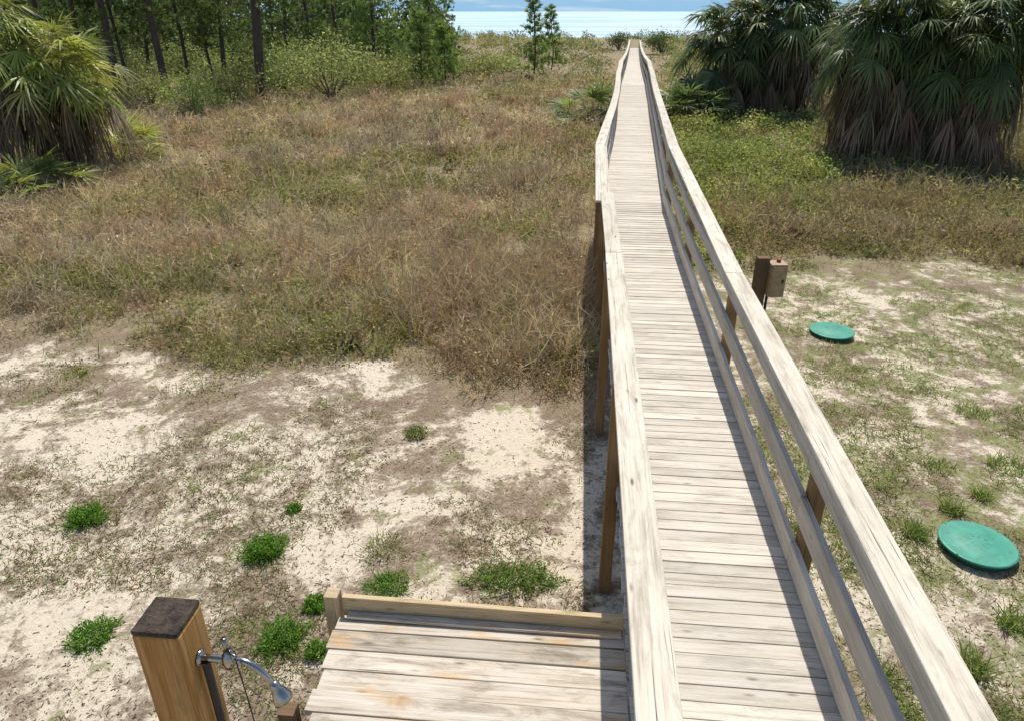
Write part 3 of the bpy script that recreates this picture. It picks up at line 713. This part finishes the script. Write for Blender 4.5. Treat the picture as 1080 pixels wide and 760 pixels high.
# ---------------------------------------------------------------- individual shrubs
def shrub(label, u, v, r, h, n, pal, size, name='shrub', twig=0, group=None):
    b = G(u, v); b.z = gzf(b.x, b.y)
    t = thing(name, label, 'shrub', b, group)
    K = 16; cs = []
    for i in range(K):
        a = random.random()*2*PI; rr = r*math.sqrt(random.random())*.8
        cs.append((b.x+rr*math.cos(a), b.y+rr*math.sin(a), b.z+h*random.uniform(.3, .95)*(1-.5*(rr/r)**2)))
    cs = np.array(cs); idx = rng.integers(0, K, n)
    Pp = cs[idx]+rng.normal(0, 1, (n, 3))*np.array([r*.2, r*.2, h*.15]); Pp[:, 2] = np.maximum(Pp[:, 2], b.z+.02)
    tri_obj('foliage', [leaves(Pp, size*(.6+.8*rng.random(n)), .5, pick(pal, n, .25), .2)], M_leaf, t, 1.1)
    q = MB()
    for c_ in cs: q.tube([b-Vector((0, 0, .05)), b.lerp(Vector(c_), .5)+Vector((0, 0, .1*h)), Vector(c_)], [.018*r+.006, .012*r+.004, .004], 5)
    q.build('stems', M_twig, t)
    if twig:
        tt = rng.random(twig); B = np.array(b)+(cs[rng.integers(0, K, twig)]-np.array(b))*(tt*.7)[:, None]; D = rng.normal(0, .6, (twig, 3)); D[:, 2] = 1; D = nrm(D)
        tri_obj('twigs', [blades(B, D, h*(.4+.5*rng.random(twig)), np.full(twig, .007+.0006*b.y), .05, pick([(.44, .35, .24), (.53, .43, .30), (.36, .28, .19)], twig))], M_dry, t)
SG = [(.25, .265, .09), (.33, .335, .125), (.20, .215, .07)]
BRN = [(.37, .29, .185), (.44, .355, .23), (.31, .245, .155)]
PG = [(.29, .32, .13), (.37, .38, .18), (.21, .25, .092)]
LG = [(.24, .29, .095), (.32, .35, .13), (.175, .22, .07)]
OL = [(.22, .235, .085), (.29, .295, .12), (.155, .17, .06)]
shrub('low olive bush at the front edge of the field, left of boardwalk', 375, 366, .9, .45, 1200, SG, .05, twig=500)
shrub('low green weed bush at the front edge of field, towards left', 190, 345, .7, .35, 700, SG, .05, twig=350)
shrub('tall brown twiggy bush in the field near the boardwalk', 560, 205, 1.3, .9, 1200, BRN, .05, twig=1000)
shrub('yellow green low bush in the middle of the field', 340, 215, 1.5, .45, 1800, SG, .07, twig=300)
shrub('dull green low bush in the left middle of the field', 245, 285, 1.0, .4, 1000, SG, .06, twig=400)
shrub('large pale green rounded bush at front of the woods', 350, 105, 3.2, 3.2, 4800, PG, .16)
shrub('rounded olive bush between the large pale bush and the bright young pine', 405, 98, 2.6, 2.5, 3400, OL, .15)
shrub('pale bush behind and left of the large pale rounded bush', 300, 100, 2.6, 3.3, 3600, LG, .15)
shrub('low round bush right of the small young pine by the woods', 500, 84, 2.6, 1.8, 2800, OL, .16)
shrub('low spreading bush between that round bush and the lone slender pine', 532, 78, 2.6, 1.3, 2400, PG, .16)
shrub('olive bush under the thickest pine', 245, 112, 2.1, 2.0, 2800, OL, .14)
shrub('bright green bush at the woods edge right of left palms', 205, 122, 1.8, 1.8, 2400, [(.22, .285, .08), (.285, .34, .11)], .12)
shrub('olive bush between left palms and the thick left pine trunks', 160, 116, 1.8, 1.9, 2400, OL, .12)
shrub('green mound bush right of boardwalk in front of far palms', 775, 172, 1.8, .9, 3400, [(.22, .275, .08), (.29, .33, .11), (.165, .205, .062)], .08)
shrub('green spreading bush left of the brown skirted palms', 838, 185, 1.6, .8, 2800, [(.24, .275, .085), (.31, .33, .12)], .08)
shrub('brown twiggy shrub in front of the brown skirted palms', 940, 252, 1.4, .65, 1300, BRN, .05, twig=700)
shrub('brown twiggy shrub behind the control box, right of the rail', 830, 248, 1.3, .6, 1300, BRN, .05, twig=600)
shrub('brown twiggy shrub at the right edge under the palms', 1050, 252, 1.4, .65, 1300, BRN, .05, twig=700)
DB = [(.10, .135, .045), (.14, .18, .06), (.075, .10, .035)]
shrub('dark low bush right of the boardwalk far end against the sea', 698, 60, 2.4, 2.2, 2200, DB, .2)
shrub('small dark bush left of the boardwalk far end', 652, 56, 1.6, 2.1, 1600, DB, .2)

# ---------------------------------------------------------------- light, sky, camera
AZ, EL = math.radians(11.5), math.radians(60)
w = bpy.data.worlds.new('World'); S.world = w; w.use_nodes = True; nt = w.node_tree
bg = nt.nodes['Background']; bg.inputs[1].default_value = .14
sky = nt.nodes.new('ShaderNodeTexSky'); sky.sky_type = 'NISHITA'; sky.sun_disc = False; sky.sun_elevation = EL; sky.sun_rotation = AZ
tc = nt.nodes.new('ShaderNodeTexCoord'); sp = nt.nodes.new('ShaderNodeSeparateXYZ'); nt.links.new(tc.outputs['Generated'], sp.inputs[0])
lowf = ramp(nt, sp.outputs['Z'], [(.0, 1.0), (.25, 0.0)])
mp = nt.nodes.new('ShaderNodeMapping'); mp.inputs['Scale'].default_value = (6, 6, 90); nt.links.new(tc.outputs['Generated'], mp.inputs[0])
cl = ramp(nt, noise(nt, mp.outputs[0], 1.0, 7, .6, .5), [(.50, 0.0), (.70, 1.0)])
hz = mixc(nt, cl, (2.2, 4.0, 5.8), (5.5, 5.9, 6.2))
nt.links.new(mixc(nt, lowf, sky.outputs[0], hz), bg.inputs[0])
sd = Vector((math.sin(AZ)*math.cos(EL), math.cos(AZ)*math.cos(EL), math.sin(EL)))
L = bpy.data.lights.new('sun', 'SUN'); L.energy = 5.0; L.angle = math.radians(.5); L.color = (1, .945, .86)
lo = bpy.data.objects.new('sun', L); C.objects.link(lo); lo.rotation_euler = (-sd).to_track_quat('-Z', 'Y').to_euler(); lo.location = (10, 10, 40)
cam = bpy.data.cameras.new('camera'); co = bpy.data.objects.new('camera', cam); C.objects.link(co)
co.location = (0, 0, H); co.rotation_euler = (PI/2-TH, 0, 0); cam.sensor_width = 36; cam.lens = F/1080*36; cam.clip_end = 20000; cam.clip_start = .05
S.camera = co
S.view_settings.view_transform = 'Standard'; S.view_settings.look = 'None'; S.view_settings.exposure = 0
